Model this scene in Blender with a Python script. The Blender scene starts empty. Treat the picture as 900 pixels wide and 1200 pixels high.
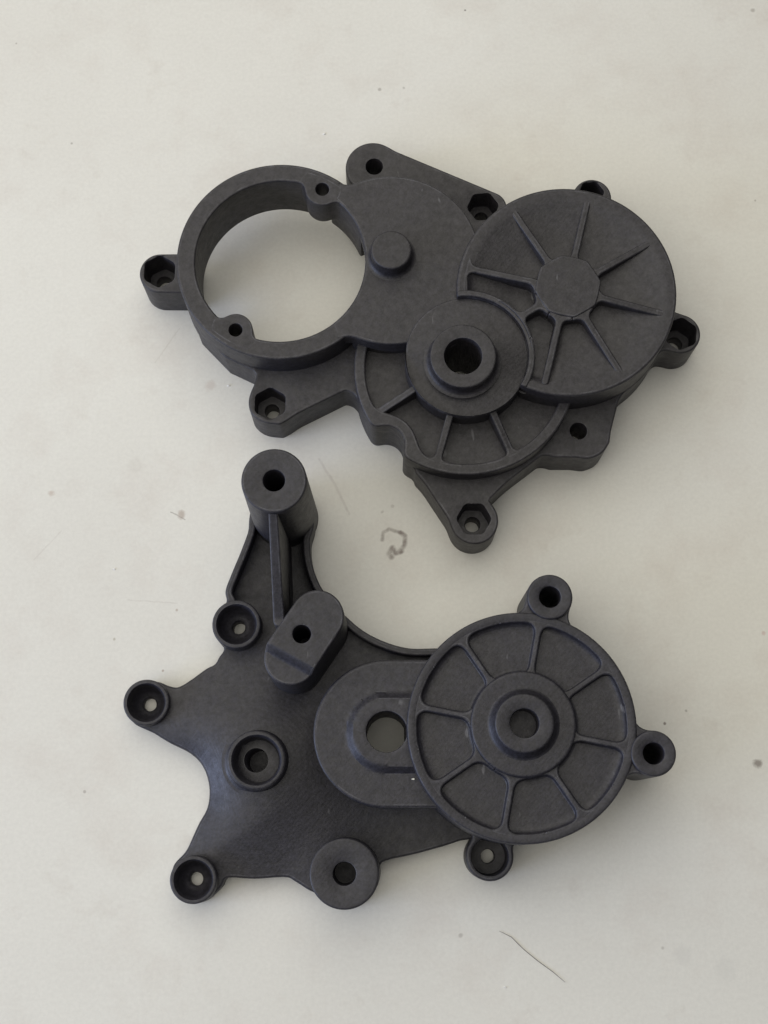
import bpy, math
import numpy as np
from mathutils import geometry as mgeo, Vector

# ------------------------------------------------------------------ camera
MM = 0.001
F = 1700.0                    # focal length in pixels of the 900 x 1200 photograph
TILT = math.atan(370.0 / F)   # the phone leans a little towards the top of the picture
DIST = 425.0                  # mm from lens to the point under the picture's centre
sc = bpy.context.scene
C = sc.collection
camd = bpy.data.cameras.new('camera'); cam = bpy.data.objects.new('camera', camd); C.objects.link(cam)
camd.sensor_fit = 'VERTICAL'; camd.sensor_height = 36.0; camd.sensor_width = 27.0
camd.lens = 36.0 * F / 1200.0
camd.clip_start = 0.01; camd.clip_end = 20
CAM = np.array([0.0, -DIST * math.sin(TILT), DIST * math.cos(TILT)])
cam.location = CAM * MM
cam.rotation_euler = (TILT, 0, 0)
sc.camera = cam

# ------------------------------------------------------------------ world and lamps
w = bpy.data.worlds.new('World'); sc.world = w; w.use_nodes = True
bg = w.node_tree.nodes['Background']
bg.inputs[0].default_value = (0.90, 0.93, 1.0, 1); bg.inputs[1].default_value = 0.085

def area(name, loc, target, size, power, col):
    d = bpy.data.lights.new(name, 'AREA'); d.shape = 'RECTANGLE'
    d.size, d.size_y = size; d.energy = power; d.color = col
    o = bpy.data.objects.new(name, d); C.objects.link(o); o.location = loc
    o.rotation_euler = (Vector(target) - Vector(loc)).to_track_quat('-Z', 'Y').to_euler()
    return o
area('ceiling_light', (-0.32, 0.30, 0.80), (0, 0.12, 0), (2.1, 1.6), 15.4, (1.0, 0.958, 0.85))
area('window_light', (-1.2, -0.40, 0.34), (0, -0.08, 0), (0.7, 0.4), 10.0, (0.54, 0.66, 1.0))

sc.view_settings.view_transform = 'Standard'
sc.view_settings.look = 'None'
sc.view_settings.exposure = 0.0
sc.view_settings.gamma = 1.0

# ------------------------------------------------------------------ measuring: a place in mm from a sighting at a known height
ct, st = math.cos(TILT), math.sin(TILT)
def P(px, py, z):
    dx, dy, dz = (px - 450) / F, -(py - 600) / F, -1.0
    d = np.array([dx, dy * ct - dz * st, dy * st + dz * ct])
    t = (z - CAM[2]) / d[2]
    q = CAM + d * t
    return (float(q[0]), float(q[1]))
def R(r, px, py, z):
    x, y = P(px, py, z)
    depth = (y - CAM[1]) * st * 1.0 + (CAM[2] - z) * ct
    return r * depth / F

# ------------------------------------------------------------------ plan shapes as distance fields (mm)
def circ(c, r): return lambda X, Y: np.hypot(X - c[0], Y - c[1]) - r
def cone(a, b, ra, rb):
    ax, ay = a; bx, by = b; L2 = (bx-ax)**2 + (by-ay)**2
    def f(X, Y):
        h = np.clip(((X-ax)*(bx-ax) + (Y-ay)*(by-ay)) / L2, 0, 1)
        return np.hypot(X-ax-h*(bx-ax), Y-ay-h*(by-ay)) - (ra + (rb-ra)*h)
    return f
def poly(pts, rnd=0.0):
    pts = np.array(pts, float)
    def f(X, Y):
        d = np.full(X.shape, 1e18); s = np.ones(X.shape)
        n = len(pts); j = n - 1
        for i in range(n):
            e = pts[j] - pts[i]; wx = X - pts[i][0]; wy = Y - pts[i][1]
            t = np.clip((wx*e[0] + wy*e[1]) / (e @ e), 0, 1)
            d = np.minimum(d, (wx - e[0]*t)**2 + (wy - e[1]*t)**2)
            c1 = Y >= pts[i][1]; c2 = Y < pts[j][1]; c3 = e[0]*wy > e[1]*wx
            flip = (c1 & c2 & c3) | (~c1 & ~c2 & ~c3)
            s = np.where(flip, -s, s); j = i
        return s * np.sqrt(d) - rnd
    return f
def smin(k, *fs):
    def f(X, Y):
        r = fs[0](X, Y)
        for g in fs[1:]:
            q = g(X, Y); h = np.maximum(k - np.abs(r - q), 0) / k
            r = np.minimum(r, q) - h*h*k*0.25
        return r
    return f
def smax(k, *fs):
    def f(X, Y):
        r = fs[0](X, Y)
        for g in fs[1:]:
            q = g(X, Y); h = np.maximum(k - np.abs(r - q), 0) / k
            r = np.maximum(r, q) + h*h*k*0.25
        return r
    return f
def neg(f): return lambda X, Y: -f(X, Y)
def grow(f, d): return lambda X, Y: f(X, Y) - d
def half(a, b):     # inside = left of the line a -> b
    nx, ny = b[1]-a[1], -(b[0]-a[0]); L = math.hypot(nx, ny); nx /= L; ny /= L
    return lambda X, Y: (X-a[0])*nx + (Y-a[1])*ny

# ------------------------------------------------------------------ outline tracing
def loops_of(sdf, box, res):
    x0, y0, x1, y1 = box
    nx = int((x1-x0)/res)+2; ny = int((y1-y0)/res)+2
    xs = x0 + np.arange(nx)*res; ys = y0 + np.arange(ny)*res
    X, Y = np.meshgrid(xs, ys); V = sdf(X, Y); V = np.where(V == 0, 1e-9, V)
    ins = V < 0
    code = ins[:-1,:-1]*1 + ins[:-1,1:]*2 + ins[1:,1:]*4 + ins[1:,:-1]*8
    T = {1:[(3,0)],2:[(0,1)],3:[(3,1)],4:[(1,2)],5:[(3,2),(1,0)],6:[(0,2)],7:[(3,2)],8:[(2,3)],9:[(2,0)],
         10:[(0,3),(2,1)],11:[(2,1)],12:[(1,3)],13:[(1,0)],14:[(0,3)]}
    pts = {}; nxt = {}
    def edge(i, j, e):
        if e == 0: k = (0, i, j); a, b = (i, j), (i, j+1)
        elif e == 2: k = (0, i+1, j); a, b = (i+1, j), (i+1, j+1)
        elif e == 3: k = (1, i, j); a, b = (i, j), (i+1, j)
        else: k = (1, i, j+1); a, b = (i, j+1), (i+1, j+1)
        if k not in pts:
            va, vb = V[a], V[b]; t = va/(va-vb)
            pts[k] = (xs[a[1]]+t*(xs[b[1]]-xs[a[1]]), ys[a[0]]+t*(ys[b[0]]-ys[a[0]]))
        return k
    for i, j in zip(*np.nonzero((code > 0) & (code < 15))):
        for a, b in T[int(code[i, j])]:
            nxt[edge(i, j, a)] = edge(i, j, b)
    out = []
    while nxt:
        k0 = next(iter(nxt)); k = k0; lp = []
        while k in nxt:
            lp.append(pts[k]); k = nxt.pop(k)
        lp = np.array(lp)
        if len(lp) < 8: continue
        e = 0.02
        for _ in range(4):      # pull the points exactly onto the outline
            x, y = lp[:,0], lp[:,1]; v = sdf(x, y)
            gx = (sdf(x+e, y)-sdf(x-e, y))/(2*e); gy = (sdf(x, y+e)-sdf(x, y-e))/(2*e)
            g2 = np.maximum(gx*gx+gy*gy, 0.05); lp = lp - (v*1/g2)[:,None]*np.stack([gx, gy], 1)*0.9
        # even spacing
        d = np.hypot(*(np.roll(lp, -1, 0)-lp).T); s = np.concatenate([[0], np.cumsum(d)])
        n = max(16, int(s[-1]/(res*1.15))); q = np.linspace(0, s[-1], n, endpoint=False)
        cl = np.vstack([lp, lp[:1]])
        lp = np.stack([np.interp(q, s, cl[:,0]), np.interp(q, s, cl[:,1])], 1)
        x, y = lp[:,0], lp[:,1]
        gx = (sdf(x+e, y)-sdf(x-e, y)); gy = (sdf(x, y+e)-sdf(x, y-e))
        nr = np.stack([gx, gy], 1); nr /= np.maximum(np.hypot(gx, gy), 1e-9)[:,None]
        nr = (np.roll(nr, 1, 0) + 2*nr + np.roll(nr, -1, 0)); nr /= np.maximum(np.hypot(*nr.T), 1e-9)[:,None]
        out.append((lp, nr))
    return out

def inside(pts, loops):
    x = pts[:,0][:,None]; y = pts[:,1][:,None]; c = np.zeros(len(pts), int)
    for lp in loops:
        a = lp; b = np.roll(lp, -1, 0)
        ya, yb = a[:,1][None], b[:,1][None]; xa, xb = a[:,0][None], b[:,0][None]
        cr = (ya > y) != (yb > y)
        with np.errstate(divide='ignore', invalid='ignore'):
            xi = xa + (y-ya)*(xb-xa)/(yb-ya)
        c += (cr & (x < xi)).sum(1)
    return c % 2 == 1

class Mesh:
    def __init__(s): s.v = []; s.f = []
    def ring(s, xy, z):
        i = len(s.v); z = np.broadcast_to(z, (len(xy),))
        s.v += [(float(a), float(b), float(c)) for (a, b), c in zip(xy, z)]
        return list(range(i, i+len(xy)))
    def strip(s, a, b, flip=False):
        n = len(a)
        for i in range(n):
            j = (i+1) % n
            q = (a[i], a[j], b[j], b[i])
            s.f.append(q[::-1] if flip else q)
    def cap(s, rings, up, grid=0, zf=None):
        ids = [i for r in rings for i in r]
        co = [(s.v[i][0], s.v[i][1]) for i in ids]; lp = []; ed = []; k = 0
        for r in rings:
            n = len(r); ed += [(k+i, k+(i+1) % n) for i in range(n)]
            lp.append(np.array(co[k:k+n])); k += n
        extra = []
        if grid:
            A = np.array(co); lo = A.min(0); hi = A.max(0)
            g = np.stack(np.meshgrid(np.arange(lo[0], hi[0], grid), np.arange(lo[1], hi[1], grid)), -1).reshape(-1, 2)
            g = g[inside(g, lp)]
            dd = np.full(len(g), 9e9)
            for q in A: dd = np.minimum(dd, (g[:,0]-q[0])**2 + (g[:,1]-q[1])**2)
            g = g[dd > (grid*0.5)**2]
            for q in g: extra.append((float(q[0]), float(q[1])))
        r = mgeo.delaunay_2d_cdt([Vector(c) for c in co+extra], ed, [], 0, 1e-6)
        vo, fo, om = r[0], r[2], r[3]; mp = []
        zflat = s.v[ids[0]][2]
        for i, v in enumerate(vo):
            o = [q for q in om[i] if q < len(ids)]
            if o: mp.append(ids[o[0]])
            else:
                mp.append(len(s.v)); s.v.append((v.x, v.y, zf(v.x, v.y) if zf else zflat))
        tri = np.array([f[:3] for f in fo]); V = np.array([(v.x, v.y) for v in vo])
        keep = inside(V[tri].mean(1), lp)
        a, b, c = V[tri[:,0]], V[tri[:,1]], V[tri[:,2]]
        area2 = (b[:,0]-a[:,0])*(c[:,1]-a[:,1]) - (b[:,1]-a[:,1])*(c[:,0]-a[:,0])
        for t, kq, ar in zip(tri, keep, area2):
            if kq and abs(ar) > 1e-9:
                f = tuple(mp[i] for i in t)
                s.f.append(f if (ar > 0) == up else f[::-1])

def link(name, m, mat, parent=None, base=(0, 0, 0), sharp=40):
    me = bpy.data.meshes.new(name)
    b = np.array(base)
    me.from_pydata([tuple((np.array(v)-b)*MM) for v in m.v], [], m.f); me.update()
    me.validate()
    me.shade_smooth(); me.set_sharp_from_angle(angle=math.radians(sharp))
    me.materials.append(mat)
    o = bpy.data.objects.new(name, me); C.objects.link(o)
    if parent: o.parent = parent
    else: o.location = b*MM
    return o

def prof(z0, z1, b=0.5, fl=0.0, draft=0.0):
    """(outward offset, height) from foot to crown: a cast fillet at the foot, draft, a worn round edge on top"""
    h = z1-z0; p = []
    if fl > 0:
        for i in range(5):
            a = i/4*math.pi/2; p.append((fl*(1-math.sin(a)) + draft, z0 + fl*(1-math.cos(a))))
    else: p.append((draft, z0))
    n = max(1, int(h/6))
    for i in range(1, n): 
        t = i/n; zz = p[-1][1] if False else (z0+fl) + (z1-b-z0-fl)*t
        p.append((draft*(1-t), zz))
    for i in range(5):
        a = i/4*math.pi/2; p.append((-b*(1-math.cos(a)), z1-b+b*math.sin(a)))
    p.append((-b-0.12, z1))
    return p

def shape(kind, r, n, rot):
    th = np.arange(n)/n*2*math.pi
    if kind == 'hex':
        k = math.pi/3; a = (th-rot) % k - k/2
        rr = r*math.cos(k/2)/np.cos(a); rr = np.minimum(rr, r*0.945)
    else: rr = np.full(n, r)
    return np.stack([rr*np.cos(th), rr*np.sin(th)], 1)

def slab(name, sdf, box, pr, mat, parent, base, holes=(), res=0.5, dz=None, zdz=None, grid=0, bottom=True, sharp=40):
    m = Mesh(); tops = []; bots = []
    for lp, nr in loops_of(sdf, box, res):
        prev = None
        for off, z in pr:
            xy = lp + nr*off
            zz = z
            if dz is not None and z > zdz: zz = z + np.array(dz(xy[:,0], xy[:,1]))
            r = m.ring(xy, zz)
            if prev: m.strip(prev, r)
            else: bots.append(r)
            prev = r
        tops.append(prev)
    z1 = pr[-1][1]
    for hc, rings, rot in holes:
        n = 48; prev = None
        for k, (kind, r, z) in enumerate(rings):
            xy = shape(kind, r, n, rot) + np.array(hc)
            zz = z
            if dz is not None and z > zdz: zz = z + np.array(dz(xy[:,0], xy[:,1]))
            q = m.ring(xy, zz)
            if prev: m.strip(prev, q, flip=False)
            else: tops.append(q)
            prev = q
        if abs(rings[-1][2]-pr[0][1]) < 1e-6: bots.append(prev)
        else:
            c = len(m.v); m.v.append((hc[0], hc[1], rings[-1][2]))
            for i in range(n): m.f.append((prev[i], prev[(i+1) % n], c))
    zf = None
    if dz is not None: zf = lambda x, y: z1 + float(dz(np.array([x]), np.array([y]))[0])
    m.cap(tops, True, grid, zf)
    if bottom: m.cap(bots, False)
    # hole strips run downwards: their winding must face the axis
    return link(name, m, mat, parent, base, sharp)

def hole(c, z1, z0, r, b=0.35, hexr=None, zp=None, cup=None, rot=0.3):
    """straight hole, or hex / round pocket down to zp with a smaller hole below"""
    big = hexr or cup
    rg = []
    if big:
        kd = 'hex' if hexr else 'circ'
        rg += [(kd, big+b+0.1, z1), (kd, big+b*0.35, z1-b*0.3), (kd, big, z1-b), (kd, big*0.99, (z1+zp)/2), (kd, big*0.97, zp+0.3), (kd, big*0.93, zp), ('circ', r+0.15, zp), ('circ', r, zp-0.25), ('circ', r, (zp+z0)/2), ('circ', r, z0)]
    else:
        rg += [('circ', r+b+0.1, z1), ('circ', r+b*0.35, z1-b*0.3), ('circ', r, z1-b), ('circ', r, (z1+z0)/2), ('circ', r, z0)]
    return (c, rg, rot)

def lathe(name, c, pr, mat, parent, base, n=128, sharp=40):
    """closed turned part: pr = (r, z) from the outer foot up and over to the axis or to the bore's foot"""
    m = Mesh(); prev = None; first = None
    for r, z in pr:
        q = m.ring(shape('circ', max(r, 1e-3), n, 0)+np.array(c), z)
        if prev: m.strip(prev, q)
        else: first = q
        prev = q
    return link(name, m, mat, parent, base, sharp)

def arc(r, z, b, k0=1, up=True):
    """rounded outer top corner points at radius r, height z"""
    return [(r-b*(1-math.cos(a)), z-b+b*math.sin(a)) for a in [i/4*math.pi/2 for i in range(5)]]
def fil(r, z, f):
    """fillet at a foot: outside radius r, floor z"""
    return [(r+f*(1-math.sin(a)), z+f*(1-math.cos(a))) for a in [i/4*math.pi/2 for i in range(5)]]

# ------------------------------------------------------------------ materials
def nodes(name):
    m = bpy.data.materials.new(name); m.use_nodes = True
    nt = m.node_tree; return m, nt, nt.nodes, nt.links, nt.nodes['Principled BSDF']
def N(nt, t, **kw):
    n = nt.nodes.new(t)
    for k, v in kw.items():
        if k.startswith('i_'): n.inputs[k[2:].replace('_', ' ')].default_value = v
        else: setattr(n, k, v)
    return n
def noise(nt, vec, scale, detail=3, rough=0.5):
    n = N(nt, 'ShaderNodeTexNoise'); n.inputs['Scale'].default_value = scale
    n.inputs['Detail'].default_value = detail; n.inputs['Roughness'].default_value = rough
    nt.links.new(vec, n.inputs['Vector']); return n
def ramp(nt, src, stops):
    r = N(nt, 'ShaderNodeValToRGB'); e = r.color_ramp.elements
    while len(e) < len(stops): e.new(0.5)
    for q, (p, c) in zip(e, stops):
        q.position = p; q.color = (c, c, c, 1) if not hasattr(c, '__len__') else (*c, 1)
    nt.links.new(src, r.inputs[0]); return r
def mix(nt, fac, a, b, mode='MIX'):
    m = N(nt, 'ShaderNodeMix', data_type='RGBA', blend_type=mode)
    for s, v in ((0, fac), (6, a), (7, b)):
        if hasattr(v, 'is_linked'): nt.links.new(v, m.inputs[s])
        else: m.inputs[s].default_value = v if s == 0 else (*v, 1)
    return m.outputs[2]
def math_(nt, op, a, b=0.0, c=0.0):
    m = N(nt, 'ShaderNodeMath', operation=op)
    for i, v in enumerate((a, b, c)):
        if hasattr(v, 'is_linked'): nt.links.new(v, m.inputs[i])
        else: m.inputs[i].default_value = v
    return m.outputs[0]

def plastic(name, tint, seed):
    m, nt, ns, lk, bs = nodes(name)
    tc = N(nt, 'ShaderNodeTexCoord'); mp = N(nt, 'ShaderNodeMapping'); mp.inputs['Location'].default_value = (seed, seed*0.7, 0)
    lk.new(tc.outputs['Object'], mp.inputs[0]); v = mp.outputs[0]
    big = noise(nt, v, 45, 4, 0.6); fine = noise(nt, v, 900, 4, 0.8); mid = noise(nt, v, 420, 3, 0.6)
    a = ramp(nt, big.outputs[0], [(0.3, tuple(c*0.86 for c in tint)), (0.7, tuple(c*1.12 for c in tint))])
    b = ramp(nt, fine.outputs[0], [(0.38, 0.45), (0.62, 1.55)])
    col = mix(nt, 0.85, a.outputs[0], b.outputs[0], 'MULTIPLY')
    # small pale scuffs
    sp = noise(nt, v, 330, 2, 0.5); s2 = N(nt, 'ShaderNodeMapping'); s2.inputs['Scale'].default_value = (1, 0.35, 1); s2.inputs['Rotation'].default_value = (0, 0, 0.7)
    lk.new(v, s2.inputs[0]); lk.new(s2.outputs[0], sp.inputs['Vector'])
    sr = ramp(nt, sp.outputs[0], [(0.735, 0.0), (0.78, 1.0)])
    col = mix(nt, math_(nt, 'MULTIPLY', sr.outputs[0], 0.35), col, (0.22, 0.22, 0.24))
    # rubbed edges: paler, broken up by noise
    be = N(nt, 'ShaderNodeBevel', samples=4); be.inputs['Radius'].default_value = 0.00045
    ge = N(nt, 'ShaderNodeNewGeometry')
    dt = N(nt, 'ShaderNodeVectorMath', operation='DOT_PRODUCT'); lk.new(be.outputs[0], dt.inputs[0]); lk.new(ge.outputs['Normal'], dt.inputs[1])
    ed = ramp(nt, dt.outputs['Value'], [(0.94, 1.0), (0.995, 0.0)])
    wn = ramp(nt, noise(nt, v, 170, 4, 0.75).outputs[0], [(0.46, 0.12), (0.62, 1.0)])
    col = mix(nt, math_(nt, 'MULTIPLY', math_(nt, 'MULTIPLY', ed.outputs[0], wn.outputs[0]), 0.6), col, (0.13, 0.13, 0.15))
    lk.new(col, bs.inputs['Base Color'])
    rr = ramp(nt, mid.outputs[0], [(0.3, 0.46), (0.7, 0.60)]); lk.new(rr.outputs[0], bs.inputs['Roughness'])
    bs.inputs['Specular IOR Level'].default_value = 0.6
    # printed layers: fine terraces up the height, as real on sloping and upright faces
    wv = N(nt, 'ShaderNodeTexWave', wave_type='BANDS', bands_direction='Z', wave_profile='SIN')
    wv.inputs['Scale'].default_value = 900; wv.inputs['Distortion'].default_value = 0.8; wv.inputs['Detail'].default_value = 1
    lk.new(v, wv.inputs['Vector'])
    h = math_(nt, 'ADD', math_(nt, 'MULTIPLY', fine.outputs[0], 0.6), math_(nt, 'MULTIPLY', mid.outputs[0], 0.6))
    h = math_(nt, 'ADD', h, math_(nt, 'MULTIPLY', wv.outputs[0], 0.07))
    rm = N(nt, 'ShaderNodeMapping'); rm.inputs['Rotation'].default_value = (0, 0, 0.72); lk.new(v, rm.inputs[0])
    ra = N(nt, 'ShaderNodeTexWave', wave_type='BANDS', bands_direction='X', wave_profile='SIN')
    ra.inputs['Scale'].default_value = 330; ra.inputs['Distortion'].default_value = 1.5; ra.inputs['Detail'].default_value = 2; ra.inputs['Detail Scale'].default_value = 6
    lk.new(rm.outputs[0], ra.inputs['Vector'])
    h = math_(nt, 'ADD', h, math_(nt, 'MULTIPLY', ra.outputs[0], 0.06))
    bp = N(nt, 'ShaderNodeBump'); bp.inputs['Strength'].default_value = 0.75; bp.inputs['Distance'].default_value = 0.00016
    lk.new(h, bp.inputs['Height']); lk.new(bp.outputs[0], bs.inputs['Normal'])
    return m
DARK = plastic('charcoal_plastic', (0.0190, 0.0172, 0.0215), 0.0)
DARK2 = plastic('charcoal_plastic_cooler', (0.0176, 0.0166, 0.0235), 3.3)

def table_mat():
    m, nt, ns, lk, bs = nodes('worn_offwhite_table')
    tc = N(nt, 'ShaderNodeTexCoord'); v = tc.outputs['Object']
    n1 = noise(nt, v, 9, 5, 0.6); n2 = noise(nt, v, 34, 5, 0.65); n3 = noise(nt, v, 900, 2, 0.6); n4 = noise(nt, v, 210, 3, 0.6)
    col = ramp(nt, n1.outputs[0], [(0.3, (0.700, 0.690, 0.650)), (0.7, (0.760, 0.755, 0.715))]).outputs[0]
    # warm greasy smudges
    sm = ramp(nt, n2.outputs[0], [(0.50, 0.0), (0.72, 1.0)])
    col = mix(nt, math_(nt, 'MULTIPLY', sm.outputs[0], 0.42), col, (0.63, 0.585, 0.54))
    pk = noise(nt, v, 60, 4, 0.7); pr_ = ramp(nt, pk.outputs[0], [(0.60, 0.0), (0.76, 1.0)])
    col = mix(nt, math_(nt, 'MULTIPLY', pr_.outputs[0], 0.2), col, (0.46, 0.40, 0.35))
    # grain
    gr = ramp(nt, n3.outputs[0], [(0.3, 0.93), (0.7, 1.07)]); col = mix(nt, 0.45, col, gr.outputs[0], 'MULTIPLY')
    # specks of dirt
    vo = N(nt, 'ShaderNodeTexVoronoi', feature='F1'); vo.inputs['Scale'].default_value = 38; lk.new(v, vo.inputs['Vector'])
    sz = math_(nt, 'MULTIPLY', math_(nt, 'POWER', N_sep(nt, vo.outputs['Color']), 5.0), 0.045)
    dd = math_(nt, 'SUBTRACT', sz, vo.outputs['Distance'])
    spk = ramp(nt, dd, [(0.0, 0.0), (0.014, 1.0)])
    col = mix(nt, math_(nt, 'MULTIPLY', spk.outputs[0], 0.5), col, (0.20, 0.17, 0.14))
    sep = N(nt, 'ShaderNodeSeparateXYZ'); lk.new(v, sep.inputs[0]); x, y = sep.outputs[0], sep.outputs[1]
    wob = noise(nt, v, 330, 3, 0.7)
    def dist(cx, cy):
        a = math_(nt, 'SUBTRACT', x, cx); b = math_(nt, 'SUBTRACT', y, cy)
        return math_(nt, 'SQRT', math_(nt, 'ADD', math_(nt, 'MULTIPLY', a, a), math_(nt, 'MULTIPLY', b, b)))
    # stains with a place of their own: (sight x, sight y, radius mm, strength, colour)
    for sx, sy, r, k, c in [(622, 270, 2.0, .10, (.35,.3,.25)), (545, 12, .55, .8, (.15,.14,.12)), (779, 848, .5, .8, (.18,.15,.13)), (888, 895, 1.6, .75, (.2,.17,.15)),
                            (213, 603, 1.5, .55, (.33,.25,.2)), (60, 578, 1.2, .4, (.4,.28,.22)), (207, 715, .6, .6, (.35,.26,.2)), (134, 749, .5, .5, (.3,.26,.18)),
                            (191, 786, .5, .6, (.3,.2,.15)), (445, 105, .7, .5, (.25,.22,.2)), (473, 103, .5, .4, (.25,.22,.2)), (882, 12, 1.0, .55, (.3,.27,.24)),
                            (804, 833, .5, .5, (.2,.17,.15)), (460, 593, .7, .35, (.3,.26,.24)), (448, 600, .6, .35, (.3,.26,.24)), (895, 742, .8, .4, (.5,.3,.28)),
                            (247, 452, 2.0, .25, (.45,.33,.28)), (19, 51, .4, .5, (.25,.22,.2)), (84, 168, .45, .5, (.25,.22,.2)), (540, 1096, .8, .4, (.25,.22,.2)), (99, 928, .5, .5, (.25,.22,.2)),
                            (160, 545, 3.0, .12, (.4,.35,.3)), (330, 865, 2.0, .1, (.4,.35,.3)), (885, 235, .5, .5, (.25,.22,.2)), (850, 1135, 4, .10, (.4,.4,.4)), (800, 1120, 3, .12, (.4,.4,.4))]:
        cx, cy = P(sx, sy, 0); d = dist(cx*MM, cy*MM)
        d = math_(nt, 'ADD', d, math_(nt, 'MULTIPLY', math_(nt, 'SUBTRACT', wob.outputs[0], 0.5), r*1.3*MM))
        mr = N(nt, 'ShaderNodeMapRange'); lk.new(d, mr.inputs[0])
        mr.inputs[1].default_value = r*MM; mr.inputs[2].default_value = r*0.45*MM; mr.inputs[3].default_value = 0; mr.inputs[4].default_value = k
        col = mix(nt, mr.outputs[0], col, c)
    # ink mark: an open hook drawn with strokes
    wv2 = N(nt, 'ShaderNodeVectorMath', operation='MULTIPLY_ADD')
    ww = noise(nt, v, 500, 2, 0.6); lk.new(ww.outputs['Color'], wv2.inputs[0]); wv2.inputs[1].default_value = (0.0006,)*3; lk.new(v, wv2.inputs[2])
    sp2 = N(nt, 'ShaderNodeSeparateXYZ'); lk.new(wv2.outputs[0], sp2.inputs[0]); X, Y = sp2.outputs[0], sp2.outputs[1]
    def seg(a, b, off=0.0003):
        ax, ay = (q*MM for q in a); bx, by = (q*MM for q in b); ax += off; ay += off; bx += off; by += off
        L2 = (bx-ax)**2 + (by-ay)**2
        pa = math_(nt, 'SUBTRACT', X, ax); pb = math_(nt, 'SUBTRACT', Y, ay)
        h = math_(nt, 'DIVIDE', math_(nt, 'ADD', math_(nt, 'MULTIPLY', pa, bx-ax), math_(nt, 'MULTIPLY', pb, by-ay)), L2)
        cl = N(nt, 'ShaderNodeClamp'); lk.new(h, cl.inputs[0]); h = cl.outputs[0]
        qa = math_(nt, 'SUBTRACT', pa, math_(nt, 'MULTIPLY', h, bx-ax)); qb = math_(nt, 'SUBTRACT', pb, math_(nt, 'MULTIPLY', h, by-ay))
        return math_(nt, 'SQRT', math_(nt, 'ADD', math_(nt, 'MULTIPLY', qa, qa), math_(nt, 'MULTIPLY', qb, qb)))
    pale = noise(nt, v, 420, 3, 0.7); pl = ramp(nt, pale.outputs[0], [(0.35, 0.5), (0.6, 1.0)])
    def stroke(pts, wmm, k, c, col):
        d = None
        pp = [P(a, b, 0) for a, b in pts]
        for a, b in zip(pp, pp[1:]):
            e = seg(a, b); d = e if d is None else math_(nt, 'MINIMUM', d, e)
        mr = N(nt, 'ShaderNodeMapRange'); lk.new(d, mr.inputs[0])
        mr.inputs[1].default_value = wmm*MM; mr.inputs[2].default_value = wmm*0.3*MM; mr.inputs[3].default_value = 0; mr.inputs[4].default_value = k
        return mix(nt, math_(nt, 'MULTIPLY', mr.outputs[0], pl.outputs[0]), col, c)
    ink = (0.20, 0.165, 0.15)
    col = stroke([(448, 633), (449, 624), (456, 620), (462, 622), (469, 624)], 0.75, 0.6, ink, col)
    col = stroke([(469, 624), (475, 628), (474, 638), (470, 646)], 0.95, 0.8, ink, col)
    col = stroke([(470, 646), (463, 648), (460, 642), (456, 649), (459, 653)], 1.1, 0.8, ink, col)
    # rubbed pencil-like scratches
    col = stroke([(374, 538), (392, 567), (409, 602)], 0.55, 0.30, (0.38, 0.34, 0.33), col)
    col = stroke([(200, 600), (208, 604), (217, 609)], 0.25, 0.6, (0.2, 0.17, 0.16), col)
    col = stroke([(40, 656), (72, 622)], 0.3, 0.2, (0.4, 0.36, 0.33), col)
    col = stroke([(150, 703), (208, 707)], 0.25, 0.25, (0.4, 0.36, 0.33), col)
    col = stroke([(182, 425), (210, 385)], 0.3, 0.25, (0.45, 0.42, 0.36), col)
    lk.new(col, bs.inputs['Base Color'])
    rr = ramp(nt, n2.outputs[0], [(0.3, 0.42), (0.7, 0.58)]); lk.new(rr.outputs[0], bs.inputs['Roughness'])
    bs.inputs['Specular IOR Level'].default_value = 0.35
    h = math_(nt, 'ADD', math_(nt, 'MULTIPLY', n3.outputs[0], 0.4), n4.outputs[0])
    bp = N(nt, 'ShaderNodeBump'); bp.inputs['Strength'].default_value = 0.25; bp.inputs['Distance'].default_value = 0.0001
    lk.new(h, bp.inputs['Height']); lk.new(bp.outputs[0], bs.inputs['Normal'])
    return m
def N_sep(nt, c):
    s = N(nt, 'ShaderNodeSeparateColor'); nt.links.new(c, s.inputs[0]); return s.outputs[0]

def plain(name, col, rough):
    m, nt, ns, lk, bs = nodes(name)
    tc = N(nt, 'ShaderNodeTexCoord'); n = noise(nt, tc.outputs['Object'], 1500, 2)
    r = ramp(nt, n.outputs[0], [(0.3, tuple(c*0.8 for c in col)), (0.7, col)]); lk.new(r.outputs[0], bs.inputs['Base Color'])
    bs.inputs['Roughness'].default_value = rough; return m

# ------------------------------------------------------------------ the table
tm = Mesh()
a = tm.ring(np.array([(-450, -400), (450, -400), (450, 500), (-450, 500)], float), -25.0)
b = tm.ring(np.array([(-450, -400), (450, -400), (450, 500), (-450, 500)], float), 0.0)
tm.strip(a, b); tm.f.append(tuple(b)); tm.f.append(tuple(a[::-1]))
tb = link('table_top', tm, table_mat()); tb['kind'] = 'structure'

def thing(name, label, cat, base):
    o = bpy.data.objects.new(name, None); C.objects.link(o); o.empty_display_size = 0.01
    o.location = np.array(base)*MM; o['label'] = label; o['category'] = cat
    return o

# ================================================================== upper cover
ZF, ZR, ZD, ZL = 15.0, 26.0, 28.0, 21.0     # heights: flange, ring, big disc, small disc
bx, by = P(500, 400, 0); B1 = (bx, by, 0.0)
T1 = thing('gearbox_cover', 'wider dark grey gearbox cover with big round motor opening and ribbed disc, at the top', 'gearbox cover', B1)
def c1(px, py, r, z): return circ(P(px, py, z), R(r, px, py, z))

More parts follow.
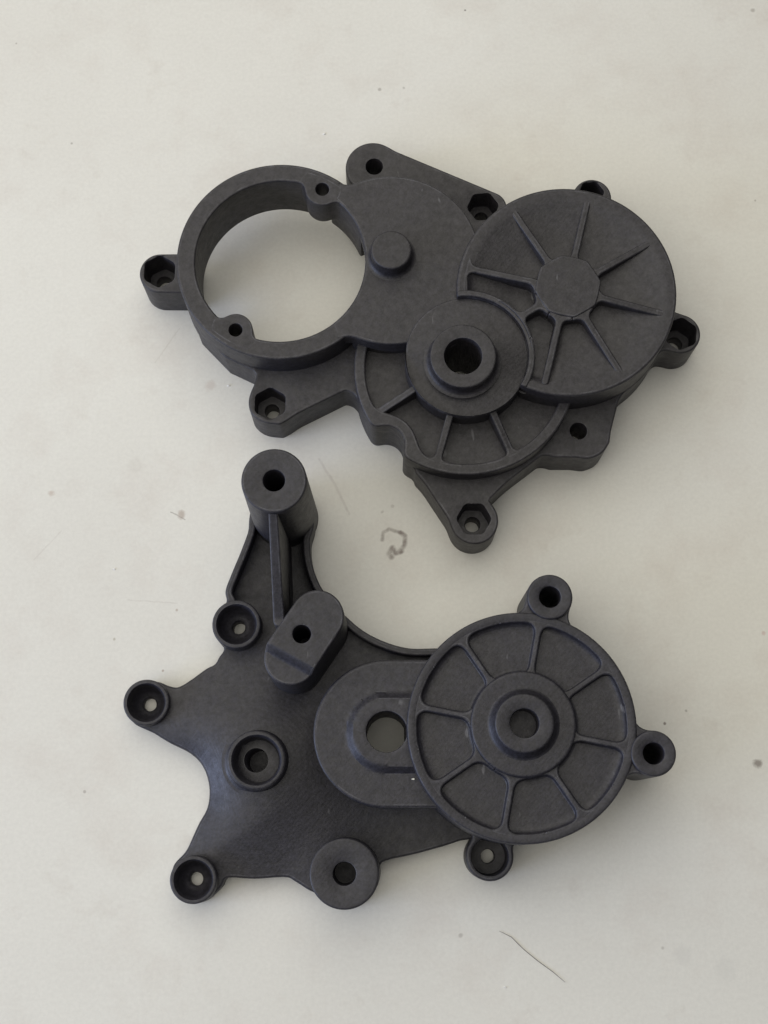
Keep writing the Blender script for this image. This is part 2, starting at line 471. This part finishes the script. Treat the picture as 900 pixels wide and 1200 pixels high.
ringc = P(328.3, 305, ZR); ro = R(121.5, 327, 304, ZR); ri = R(99.7, 327, 304, ZR)
discc = P(664, 340.5, ZD); rd = R(129, 664, 341, ZD)
lowc = P(545, 430, ZL); rl = R(130, 545, 430, ZL)
platec = P(458, 303.5, ZR); rp = R(105, 458, 303, ZR)
brgc = P(547, 418, ZR); rb = R(72, 547, 418, ZR)
scal = P(452, 520, ZL); rs = R(22, 452, 520, ZL)
z = ZF
ears = [(187.5, 320, 24), (437, 196, 31), (694, 231, 22.5), (797, 391, 24), (317, 471, 25.5), (556, 610, 28), (690, 514, 23)]
EP = [P(a, b, z) for a, b, _ in ears]; ER = [R(r, a, b, z) for a, b, r in ears]
bodypoly = poly([P(a, b, z) for a, b in [(270, 432), (303, 446), (345, 478), (404, 455), (420, 452), (500, 480), (500, 360), (330, 380), (240, 395)]], 0.0)
topoly = smin(0.5, cone(P(437, 197, z), P(574, 243, z), R(31, 437, 197, z), R(20, 574, 243, z)), poly([P(a, b, z) for a, b in [(430, 200), (560, 240), (594, 250), (600, 300), (430, 300)]], 0.0))
Bl = smin(1.5, poly([P(a, b, z) for a, b in [(300, 480), (328, 495), (404, 457.5), (424, 461), (440, 400), (300, 380)]], 0.0), poly([P(238, 402, 0), P(271, 436, 0), P(305, 452, 0), P(340, 440, 0), P(330, 380, 0), P(250, 380, 0)], 0.4))
El = poly([P(a, b, z) for a, b in [(490, 555), (533, 620), (581, 604), (573, 586), (640, 520), (560, 480)]], 0.0)
Dl = poly([P(a, b, z) for a, b in [(726, 440), (724, 474), (713, 518), (690, 536), (650, 536), (634, 530), (572, 566), (560, 480), (640, 420)]], 0.0)
flange = smin(3.0, cone(EP[0], P(250, 320, z), ER[0], ER[0]*1.03), Bl, circ(EP[4], ER[4]))
flange = smin(1.5, flange, smin(1.0, circ(EP[1], ER[1]), topoly))
core = smin(2.0, circ(lowc, rl-0.15), circ(discc, rd+0.2), circ(platec, rp-1.5))
flange = smin(3.0, flange, core)
flange = smin(2.5, flange, cone(EP[3], P(740, 375, z), ER[3], ER[3]*1.15), circ(EP[2], ER[2]))
flange = smin(4.0, flange, smin(1.0, El, circ(EP[5], ER[5])))
flange = smin(3.0, flange, smin(1.5, Dl, circ(EP[6], ER[6])))
motor_cut = circ(ringc, (ro+ri)/2)
flange = smax(0.6, flange, neg(motor_cut))
flange = smax(2.0, flange, neg(circ(scal, rs)))
kc = P(542.8, 417, 31.0); rk = R(39, 542, 417, 31); rho = R(22.0, 542, 417, 31)
flange = smax(0.05, flange, neg(circ(kc, rho+0.2)))
hz = ZF
def pk(px, py, r, rh, hexr, zp, rot=0.3):
    return hole(P(px, py, hz), hz, 0, R(rh, px, py, hz), 0.3, hexr=R(hexr, px, py, hz), zp=zp, rot=rot)
H = [pk(187, 318, 0, 9, 20.5, 5, .5), pk(566, 242, 0, 8, 19, 6, .1), pk(693, 226, 0, 7, 15.5, 7, .1), pk(798, 391, 0, 9, 20.5, 5, .4),
     pk(316.5, 473, 0, 8.5, 20.5, 7, .52), pk(555.5, 608, 0, 9, 21, 7, .0),
     hole(P(438.5, 195, hz), hz, 0, R(10, 438, 195, hz), 0.3), hole(P(678, 505, hz), hz, 0, R(10, 678, 505, hz), 0.3)]
BOX1 = (-95, -30, 110, 145)
slab('base_flange', flange, BOX1, prof(0, ZF, 0.55), DARK, T1, B1, H, res=0.5)

# ring wall round the motor opening; it stops short of the table
s1 = P(377.7, 221.7, ZR); s2 = P(276, 386.5, ZR); rr1 = R(20, 377, 222, ZR)
ring_in = smax(1.6, circ(ringc, ri), neg(circ(s2, rr1)))
ringsdf = smax(0.05, circ(ringc, ro), neg(circ(ringc, ri)), neg(circ(s1, R(8, 377, 222, ZR)+0.7)), neg(circ(s2, R(8, 377, 222, ZR)+0.7)))
def ang(f, a0, a1):
    def g(X, Y):
        t = np.degrees(np.arctan2(Y-ringc[1], X-ringc[0]))
        return np.maximum(f(X, Y), np.minimum(t-a0, a1-t)*0.4)
    return g
ringsdf = ang(ringsdf, -32, 22)
slab('motor_ring', ringsdf, BOX1, prof(6.5, ZR, 0.5), DARK, T1, B1, res=0.5)
# the two screw bosses inside the ring are short
for (sx, sy, zz) in ((377.7, 221.7, 14.5), (276, 386.5, 8.0)):
    c = P(sx, sy, ZR); rr_ = R(20, sx, sy, ZR)
    ang = math.atan2(ringc[1]-c[1], ringc[0]-c[0])
    out = (c[0]-math.cos(ang)*4, c[1]-math.sin(ang)*4)
    f = smin(2.6, circ(c, rr_), smax(.1, circ(ringc, ro-1.0), neg(circ(ringc, ri+0.15))))
    f = smax(0.3, f, circ(c, rr_+2.2), circ(ringc, ro-1.2))
    slab('screw_boss', f, (c[0]-12, c[1]-12, c[0]+12, c[1]+12), prof(zz, ZR+0.02, 0.3), DARK, T1, B1,
         [hole(c, ZR+0.02, zz, R(8, sx, sy, ZR), 0.25)], res=0.3)
# main cover plate between the ring and the disc
platesdf = smin(3.0, circ(platec, rp), smax(.1, circ(ringc, ro-0.4), neg(circ(ringc, ri)), half(P(395, 100, ZR), P(395, 500, ZR))))
platesdf = smax(0.3, platesdf, neg(circ(ringc, ri)), neg(circ(s1, rr1-0.3)))
platesdf = smax(0.3, platesdf, neg(circ(kc, rho+1.0)), neg(circ(discc, rd-1.5)))
slab('cover_plate', platesdf, BOX1, prof(20.5, ZR+0.04, 0.5), DARK, T1, B1, res=0.5)
slab('plate_wall', smax(0.3, grow(platesdf, -0.15), neg(circ(ringc, ri+6.0))), BOX1, prof(8.0, 21.0, 0.1), DARK, T1, B1, res=0.6)
cc = P(458.5, 292.5, 31.5); rc = R(24, 458, 292, 31.5)
lathe('round_cap', cc, fil(rc, ZR, 1.6) + arc(rc, 31.5, 0.6) + [(rc-1, 31.5), (0, 31.5)], DARK, T1, B1)

# big ribbed disc, its floor falling towards the hub
fl0 = ZD-0.9
cutb = circ(brgc, rb-0.2)
dsdf = smax(0.2, circ(discc, rd), neg(cutb))
def ddz(X, Y):
    r = np.hypot(X-discc[0], Y-discc[1])/rd
    an = np.degrees(np.arctan2(Y-discc[1], X-discc[0])) % 360
    sec = np.clip((an-163)/4, 0, 1)*np.clip((262-an)/6, 0, 1)
    return -2.5*np.clip((0.90-r)/0.42, 0, 1)**0.8 - 1.1*sec*np.clip((0.905-r)/0.035, 0, 1)
slab('big_disc', dsdf, BOX1, prof(8.0, ZD, 0.6), DARK, T1, B1, res=0.6, dz=ddz, zdz=ZD-0.3, grid=1.2)
hc = P(666, 334, ZD+2.0); rh = R(41.5, 666, 334, ZD+2)
hub = poly([(hc[0]+rh*0.97*math.cos(math.radians(8.5+45*k)), hc[1]+rh*0.97*math.sin(math.radians(8.5+45*k))) for k in range(8)], 0)
hub = smax(1.5, hub, circ(hc, rh))
slab('disc_hub', hub, (hc[0]-14, hc[1]-14, hc[0]+14, hc[1]+14), prof(ZD-3.2, ZD+1.4, 0.35, fl=0.9), DARK, T1, B1, res=0.35)
# lip following the bearing plate across the disc
lipw = R(7.5, 600, 380, ZD)
lip = smax(0.4, circ(brgc, rb+lipw), neg(circ(brgc, rb-0.1)), circ(discc, rd-0.1))
slab('bearing_lip', lip, BOX1, prof(ZD-4.5, ZD+0.25, 0.5, fl=0.6), DARK, T1, B1, res=0.4)
# solid rim along the left edge where the disc meets the cover plate
rimb = smax(0.4, circ(discc, rd-0.3), neg(circ(discc, rd-R(11, 540, 340, ZD))), half(P(575, 150, ZD), P(540, 460, ZD)))
def disc_rib(k, deg, cen, rhub, rrim, w, z0, z1, fl, mat, T, B, extra=(), clip=(), bev=0.45, dzf=None, name='rib', fk=3.2, flare=True):
    a = math.radians(deg); d = (math.cos(a), math.sin(a))
    p0 = (cen[0]+d[0]*(rhub-1.2), cen[1]+d[1]*(rhub-1.2)); q = 1.2 if flare else 0
    p1 = (cen[0]+d[0]*(rrim+q), cen[1]+d[1]*(rrim+q))
    fs = [cone(p0, p1, w/2, w/2), circ(cen, rhub)] + ([neg(circ(cen, rrim))] if flare else []) + list(extra)
    f = smin(fk, *fs)
    e0 = (cen[0]+math.cos(a-math.pi/8)*50, cen[1]+math.sin(a-math.pi/8)*50); e1 = (cen[0]+math.cos(a+math.pi/8)*50, cen[1]+math.sin(a+math.pi/8)*50)
    f = smax(0.05, f, half(cen, e0), half(e1, cen), neg(circ(cen, rhub-1.5)), circ(cen, rrim+(1.2 if flare else w)), *clip)
    xs = (p0[0], p1[0], cen[0]+math.cos(a-.39)*(rrim+2), cen[0]+math.cos(a+.39)*(rrim+2)); ys = (p0[1], p1[1], cen[1]+math.sin(a-.39)*(rrim+2), cen[1]+math.sin(a+.39)*(rrim+2))
    return slab(name, f, (min(xs)-5, min(ys)-5, max(xs)+5, max(ys)+5), prof(z0, z1, bev, fl=fl), mat, T, B, res=0.3, dz=dzf, zdz=z0+(z1-z0)*0.5 if dzf else None, grid=1.0 if dzf else 0)
wr = R(8.3, 664, 341, ZD)
def ribdz(X, Y):
    r = np.hypot(X-discc[0], Y-discc[1])/rd
    return 1.13*np.clip((0.80-r)/0.47, 0, 1)
onlip = circ(brgc, rb+lipw)
for k in range(8):
    deg = 31+45*k
    if k == 4: disc_rib(k, deg, discc, rh*0.93, rd*0.60, wr, ZD-3.8, ZD-0.02, 0.8, DARK, T1, B1, extra=[onlip], clip=[neg(circ(brgc, rb+0.8)), grow(onlip, 12)], dzf=ribdz, flare=False, fk=1.8)
    elif k == 3: disc_rib(k, deg, discc, rh*0.93, rd*0.905, wr, ZD-3.8, ZD+0.03, 0.8, DARK, T1, B1, dzf=ribdz, fk=2.2, clip=[neg(circ(brgc, rb+0.8)), half((discc[0], discc[1]), (discc[0]+math.cos(math.radians(160))*40, discc[1]+math.sin(math.radians(160))*40))])
    elif k == 5: disc_rib(k, deg, discc, rh*0.93, rd*0.89, wr, ZD-3.8, ZD-0.02, 0.8, DARK, T1, B1, extra=[onlip], clip=[neg(circ(brgc, rb+0.8))], dzf=ribdz, fk=1.8, flare=False)
    else: disc_rib(k, deg, discc, rh*0.93, rd*0.90, wr, ZD-3.3, ZD-0.10, 0.8, DARK, T1, B1, dzf=ribdz, flare=False, fk=2.0)

# bearing plate and collar
bz = ZR+0.3
def bdz(X, Y):
    r = np.hypot(X-brgc[0], Y-brgc[1])
    q = np.clip((brgc[1]+6-Y)/14.0, 0, 1); q = q*q*(3-2*q)
    return 0.9*np.clip(1-(r-9)/9, 0, 1) - 2.2*q
slab('bearing_plate', circ(brgc, rb), (brgc[0]-20, brgc[1]-20, brgc[0]+20, brgc[1]+20), prof(8, bz, 0.35), DARK, T1, B1,
     [hole(kc, bz, 0.0+8, rho+0.3, 0.1)], res=0.5, dz=bdz, zdz=bz-0.3, grid=1.2)
lathe('bearing_collar', kc, fil(rk*1.01, bz+0.3, 1.6) + arc(rk, 31.0, 0.5) + [(rk-.7, 31.0), (rho+0.5, 31.0), (rho+.15, 30.9), (rho, 30.6), (rho, 20), (rho, 0.5)], DARK, T1, B1)

# lower ribbed disc with a scallop cut for a gear pin
lo_in = rl - R(13, 545, 430, ZL)
rimout = smax(2.5, circ(lowc, rl), neg(circ(scal, rs)))
rim = smax(2.0, rimout, neg(smax(5.0, circ(lowc, lo_in), neg(circ(scal, rs+R(14, 452, 520, ZL))))))
keepout = [neg(circ(discc, rd-2)), neg(circ(platec, rp-2)), neg(circ(ringc, ro-1))]
rim = smax(0.2, rim, *keepout)
slab('lower_rim', rim, BOX1, prof(0.02, ZL, 0.5, fl=0), DARK, T1, B1, res=0.45)
floor_ = smax(0.2, circ(lowc, rl-1.2), neg(circ(scal, rs+1.5)), neg(circ(kc, rho+0.3)), *keepout)
slab('lower_floor', floor_, BOX1, prof(9, ZL-3.6, 0.3), DARK, T1, B1, res=0.6)
for (ex, ey) in ((600, 531), (512, 541), (441, 484)):
    q = P(ex, ey, ZL); dv = np.array(q)-np.array(brgc); L_ = np.hypot(*dv); dv /= L_
    p0 = tuple(np.array(brgc)+dv*(rb-1)); p1 = tuple(np.array(q)+dv*1.0)
    inrim = neg(circ(lowc, lo_in)) if ex > 450 else neg(half(P(428, 470, ZL), P(470, 505, ZL)))
    f = smin(1.7, cone(p0, p1, R(4.3, 540, 500, ZL), R(4.3, 540, 500, ZL)), neg(circ(lowc, lo_in-0.1)))
    f = smax(0.1, f, cone(p0, p1, 3.6, 3.6), circ(lowc, rl-1), neg(circ(brgc, rb-1)), neg(circ(scal, rs+1.0)))
    def lrdz(X, Y):
        t = np.clip((np.hypot(X-brgc[0], Y-brgc[1])-rb)/max(L_-rb-1.5, 1), 0, 1)
        return (bz-2.35-ZL)*(1-t)
    slab('lower_rib', f, (min(p0[0], p1[0])-6, min(p0[1], p1[1])-6, max(p0[0], p1[0])+6, max(p0[1], p1[1])+6), prof(ZL-4, ZL-0.04, 0.4, fl=0.5), DARK, T1, B1, res=0.3, dz=lrdz, zdz=ZL-2, grid=0.8)

# ================================================================== lower housing
bx, by = P(450, 870, 0); B2 = (bx, by, 0.0)
T2 = thing('gearbox_housing', 'dark grey gearbox housing with tall hollow post and three splayed cup feet, nearest the bottom', 'gearbox housing', B2)
zp = 6.0
def PL(L, z): return [P(a, b, z) for a, b in L]
out = [(302, 598), (292, 628), (283, 652), (273, 676), (266, 697), (272, 712), (276, 738), (270, 756), (258, 768), (252, 778), (241, 784), (223, 797), (209, 805), (197, 805), (180, 806), (160, 840), (169, 851), (196, 869), (223, 883),
       (238, 899), (245, 922), (243, 946), (232, 967), (217, 1000), (205, 1020), (225, 1050), (256, 1040), (266, 1029), (298, 1030), (334, 1028), (346, 1033), (368, 1046), (403, 1055), (442, 1030),
       (447, 1011), (490, 1000), (540, 985), (600, 960), (600, 765), (520, 762), (480, 762), (450, 754), (425, 741), (405, 724), (390, 708), (377, 691), (369, 672), (365, 655), (364, 638), (364, 610)]
# round the traced corners into the flowing casting outline
def spline(L, z, closed=True, sub=6):
    A = np.array(PL(L, z)); n = len(A); o = []
    for i in range(n):
        p0, p1, p2, p3 = A[(i-1) % n], A[i], A[(i+1) % n], A[(i+2) % n]
        for t in np.linspace(0, 1, sub, endpoint=False):
            o.append(0.5*((2*p1)+(-p0+p2)*t+(2*p0-5*p1+4*p2-p3)*t*t+(-p0+3*p1-3*p2+p3)*t**3))
    return o
plate = poly(spline(out, zp), 0.0)
disc2 = P(611.7, 851.5, 30); rd2 = R(134.8, 612, 848, 30)
JKL = [(171.3, 823.3, 27, 9.5), (277, 731.5, 28.5, 12.5), (226.5, 1031, 27.7, 10.0)]
cups = [(P(a, b, zz), R(r, a, b, zz), zz) for a, b, r, zz in JKL]
for c, r, zz in cups: plate = smin(3.0, plate, circ(c, r-0.3))
tc_ = P(321, 563, 48); tr = R(38.5, 321, 563, 48)
pc = P(403.5, 1024, 22); prr = R(41, 403, 1024, 22)
plate = smin(1.5, plate, circ(tc_, tr), circ(pc, prr*0.98))
mc = P(300, 890.5, 19); mr_ = R(35, 300, 890, 19)
dome_c = P(292, 900, zp)
def pdz(X, Y):
    d = np.clip(-plate(X, Y), 0, 40)
    g = 1-np.exp(-d/7.0)
    rr = np.hypot(X-dome_c[0], (Y-dome_c[1])*1.05)
    g = g*np.exp(-(rr/25.0)**2)
    arm = np.clip((Y-P(340, 735, zp)[1])/10.0, 0, 1)          # the arm's web stays low
    return 7.8*g*(1-arm) - 2.0*np.clip(d/2.5, 0, 1)*arm
throughs = [hole(c, zp, 0, r*0.84, 0.2) for c, r, zz in cups]
throughs.append(hole(P(300, 891, 13), zp, 0, 3.3, 0.1)); throughs.append(hole(pc, zp, 0, 3.5, 0.1))
throughs.append(hole(P(453, 857, 8), zp, 0, R(27, 453, 857, 8), 0.2))
BOX2 = (-85, -125, 95, 20)
slab('main_plate', plate, BOX2, prof(0, zp, 0.6), DARK2, T2, B2, throughs, res=0.5, dz=pdz, zdz=zp-0.3, grid=1.3, sharp=50)

# cup feet
for (c, r, zz) in cups:
    ri_ = r*0.80
    px_ = [(r+0.1, 0.02), (r+0.05, 4)] + arc(r, zz, 0.5) + [(r-0.7, zz), (ri_+0.3, zz), (ri_, zz-0.4), (ri_*0.95, zz-2.5), (ri_*0.85, zz-4.2), (ri_*0.68, zz-5.6), (ri_*0.5, zz-6.4), (2.1, zz-6.6), (1.85, zz-6.9), (1.8, 0.4), (1.8, 0.02)]
    lathe('cup_foot', c, px_, DARK2, T2, B2, 96)
# raised cup in the middle of the plate
ri_ = mr_*0.78
lathe('pivot_cup', mc, fil(mr_*1.01, 11.0, 2.0) + arc(mr_, 18.0, 0.8) + [(mr_-1.2, 18.0), (ri_+0.4, 17.8), (ri_, 17.2), (ri_*0.97, 13.6), (ri_*0.86, 11.6), (3.8, 10.4), (3.3, 9.8), (3.2, 1.0), (0, 1.0)], DARK2, T2, B2, 96)

# tall hollow post
m_ = [hole(tc_, 48, 2, R(12.8, 321, 563, 48), 0.4)]
slab('post', circ(tc_, tr), (tc_[0]-13, tc_[1]-13, tc_[0]+13, tc_[1]+13), prof(0, 48, 0.5, draft=0.9), DARK2, T2, B2, m_, res=0.35)
# stepped block with a screw hole
ua, ub = P(371.5, 722.5, 34), P(340, 769.5, 34); ur = R(31.7, 356, 745, 34)
la, lb = P(308, 750.5, 34), P(372, 786, 34)
cutl = half(la, lb)
def udz(X, Y):
    d = cutl(X, Y)
    return -3.2*np.clip(d/1.8, 0, 1)
slab('stepped_block', cone(ua, ub, ur, ur), (ub[0]-16, ub[1]-16, ua[0]+16, ua[1]+16), prof(4, 34, 0.45, draft=0.5), DARK2, T2, B2,
     [hole(P(353.5, 743, 34), 34, 6, R(10.8, 353, 743, 34), 0.3)], res=0.35, dz=udz, zdz=32.8, grid=0.8)
# web joining the post to the block: its top runs down a slope
def webdz(X, Y):
    t = np.clip((tc_[1]-tr*0.8-Y)/(tc_[1]-tr*0.8-P(326, 726, 33)[1]), 0, 1)
    return -(47.0-33.5)*t
wa, wb = (tc_[0]-0.3, tc_[1]-tr*0.75), P(327, 728, 33)
slab('post_web', cone(wa, wb, 1.2, 1.5), (min(wa[0], wb[0])-6, wb[1]-6, max(wa[0], wb[0])+6, wa[1]+6), prof(3, 47, 0.4, draft=0.9), DARK2, T2, B2, res=0.35, dz=webdz, zdz=20, grid=0.8)
# raised rails along both sides of the arm and the inner curve of the plate
def rail(region, box, z1, wid):
    q = PL(region, zp)
    f = smax(0.4, grow(plate, 0.03), neg(grow(plate, -wid)), poly(q, 0), neg(circ(cups[1][0], cups[1][1]*0.93)))
    slab('edge_rail', f, box, prof(1.0, z1, 0.5), DARK2, T2, B2, res=0.35)
rail([(245, 590), (310, 590), (306, 640), (285, 712), (280, 735), (240, 735)], BOX2, 10.5, 1.9)
rail([(345, 606), (420, 606), (420, 690), (560, 690), (560, 775), (480, 785), (400, 750), (345, 700)], BOX2, 10.5, 2.0)

# slotted block beside the disc, with a sunken track round the hole
va, vb = P(453, 859, 24), P(560, 859, 24); vr = R(86, 453, 859, 24)
vin = R(43.5, 453, 857, 24)
vc = P(453, 858, 24)
def vdz(X, Y):
    h = np.clip((X-vc[0])/40.0, 0, 1)
    d = np.hypot(X-vc[0]-h*40.0, Y-vc[1]) - vin
    return 2.0*np.clip(0.5-d/1.8, 0, 1)
slab('slot_block', cone(va, vb, vr, vr), (va[0]-25, va[1]-25, vb[0]+25, va[1]+25), prof(3, 24, 0.7, fl=1.2), DARK2, T2, B2,
     [hole(vc, 24, 3, R(23.8, 452, 857, 22), 0.3)], res=0.5, dz=vdz, zdz=23.0, grid=0.9)

# ribbed end disc
rim_w = R(11.2, 612, 848, 30); rin = rd2-rim_w
fz = 27.8
lathe('end_disc', disc2, [(rd2+0.4, 3)] + [(rd2+0.3, 12)] + arc(rd2, 30, 0.6) + [(rd2-1.0, 30), (rin+0.5, 30), (rin+0.15, 29.85), (rin, 29.5), (rin-0.2, fz+1.0), (rin-0.6, fz+0.4), (rin-1.3, fz+0.1), (rin-2.2, fz), (rin-3, fz), (10, fz), (5, fz), (5, 1)], DARK2, T2, B2, 160)
hc2 = P(613.5, 848.5, 31); rh2 = R(62, 613, 848, 31)
rk2 = R(33.5, 613, 848, 32); rm2 = R(41, 613, 848, 31)
ho2 = R(17, 613, 848, 32)
lathe('hub', hc2, fil(rh2, fz, 1.0) + arc(rh2, 31.2, 0.7) + [(rh2-1, 31.2), (rk2-0.5, 31.2)], DARK2, T2, B2, 128)
lathe('hub_collar', hc2, [(rm2+0.5, 31.15), (rm2, 31.3), (rm2-0.4, 31.7)] + arc(rk2+0.3, 34.0, 0.6) + [(rk2-.8, 34.0), (ho2+.5, 34.0), (ho2+.12, 33.85), (ho2, 33.5), (ho2, 20), (ho2, 1)], DARK2, T2, B2, 96)
for k in range(8):
    disc_rib(k, -11+45*k, disc2, rh2-0.3, rin-0.15, R(7, 613, 848, 30), fz-0.1, 29.97, 0.7, DARK2, T2, B2, bev=0.5, fk=3.2)
# three screw ears on the end disc
for px_, py_, r_, zt, hr in ((644.5, 699.5, 27, 30.5, 12.5), (766, 883, 27, 30.5, 12.5)):
    c = P(px_, py_, zt); rr = R(r_, px_, py_, zt)
    d = np.array(disc2)-np.array(c); d = d/np.hypot(*d)
    tgt = tuple(np.array(c)+d*(rr*1.2))
    f = smin(4.0, cone(c, tgt, rr, rr*0.9), smax(.5, circ(disc2, rd2-0.5), neg(circ(disc2, rd2-3.5))))
    f = smax(0.5, f, circ(c, rr+4.5), neg(circ(disc2, rin+0.6)))
    slab('disc_ear', smax(.4, f, neg(circ(disc2, rin+0.8))), (c[0]-14, c[1]-14, c[0]+14, c[1]+14), prof(0, 29.3, 0.5), DARK2, T2, B2, [hole(c, 29.3, 0, R(hr, px_, py_, zt), 0.3)], res=0.35)
    lathe('ear_boss', c, [(rr, 29.0), (rr, 29.4)] + arc(rr-0.1, 30.6, 0.5) + [(rr-0.8, 30.6), (R(hr, px_, py_, zt)+.5, 30.6), (R(hr, px_, py_, zt)+.1, 30.4), (R(hr, px_, py_, zt), 30), (R(hr, px_, py_, zt), 2)], DARK2, T2, B2, 80)
oc = P(574, 1004, 13); orr = R(28, 574, 1004, 13)
f = smin(3.0, circ(oc, orr), smax(.5, circ(disc2, rd2-0.3), neg(circ(disc2, rd2-4))))
f = smax(.5, f, circ(oc, orr+5))
slab('cup_ear', f, (oc[0]-14, oc[1]-14, oc[0]+14, oc[1]+14), prof(0, 13, 0.6), DARK2, T2, B2,
     [hole(oc, 13, 0, 1.9, 0.4, cup=R(22, 574, 1004, 13), zp=4.5)], res=0.35)
# round foot post
lathe('round_boss', pc, [(prr*1.03, 0)] + arc(prr, 22, 0.6) + [(prr-.9, 22), (R(13.5, 403, 1024, 22)+.5, 22), (R(13.5, 403, 1024, 22)+.1, 21.8), (R(13.5, 403, 1024, 22), 21.4), (R(13, 403, 1024, 22), 8), (0, 8)], DARK2, T2, B2, 96)

# ================================================================== bits lying about
white = plain('pale_crumb', (0.85, 0.85, 0.83), 0.4); hairm = plain('hair', (0.22, 0.19, 0.17), 0.5); glint = plain('bare_chip', (0.75, 0.74, 0.66), 0.3)
import random
random.seed(4)
def crumb(name, px, py, z, size, label, cat, mat, parent=None):
    c = P(px, py, z); m = Mesh()
    r0 = m.ring(np.array([(size*math.cos(a)*random.uniform(.6, 1.2), size*0.6*math.sin(a)*random.uniform(.6, 1.2)) for a in np.arange(6)*math.pi/3])+np.array(c), z+0.02)
    r1 = m.ring(np.array([(size*.6*math.cos(a), size*0.4*math.sin(a)) for a in np.arange(6)*math.pi/3])+np.array(c), z+size*0.5)
    m.strip(r0, r1); m.f.append(tuple(r1)); m.f.append(tuple(r0[::-1]))
    o = link(name, m, mat, parent, B2 if parent else (c[0], c[1], z))
    if not parent: o['label'] = label; o['category'] = cat
crumb('crumb', 268, 452, 0, 0.55, 'tiny white crumb on the table just left of a hexagonal screw pocket', 'crumb', white)
crumb('crumb', 134, 667, 0, 0.5, 'tiny white crumb on the open table left of the tall post', 'crumb', white)
crumb('crumb', 380, 157, 0, 0.5, 'tiny white crumb on the table above the big motor opening', 'crumb', white)
crumb('crumb', 592, 1157, 0, 0.45, 'tiny white crumb on the table beside the thin dark hair', 'crumb', white)
crumb('bare_chip', 484.5, 913, 24, 0.55, '', '', glint, T2)
hp = [P(a, b, 0) for a, b in [(585, 1091), (599, 1098), (613, 1112), (630, 1126), (648, 1139), (662, 1151)]]
hm = Mesh(); prev = None
for i, (x, y) in enumerate(hp):
    j0, j1 = max(0, i-1), min(len(hp)-1, i+1); d = np.array(hp[j1])-np.array(hp[j0]); d /= np.hypot(*d); n_ = np.array([-d[1], d[0]])
    r_ = 0.09 if 0 < i < 5 else 0.04; q = []
    for k in range(5):
        a = k/5*2*math.pi; q.append((x+n_[0]*r_*math.cos(a), y+n_[1]*r_*math.cos(a), 0.14+r_*math.sin(a)))
    ids = list(range(len(hm.v), len(hm.v)+5)); hm.v += q
    if prev: hm.strip(prev, ids)
    prev = ids
ho = link('hair', hm, hairm, None, (*hp[0], 0)); ho['label'] = 'thin dark curved hair lying on the table below the lower casting'; ho['category'] = 'hair'
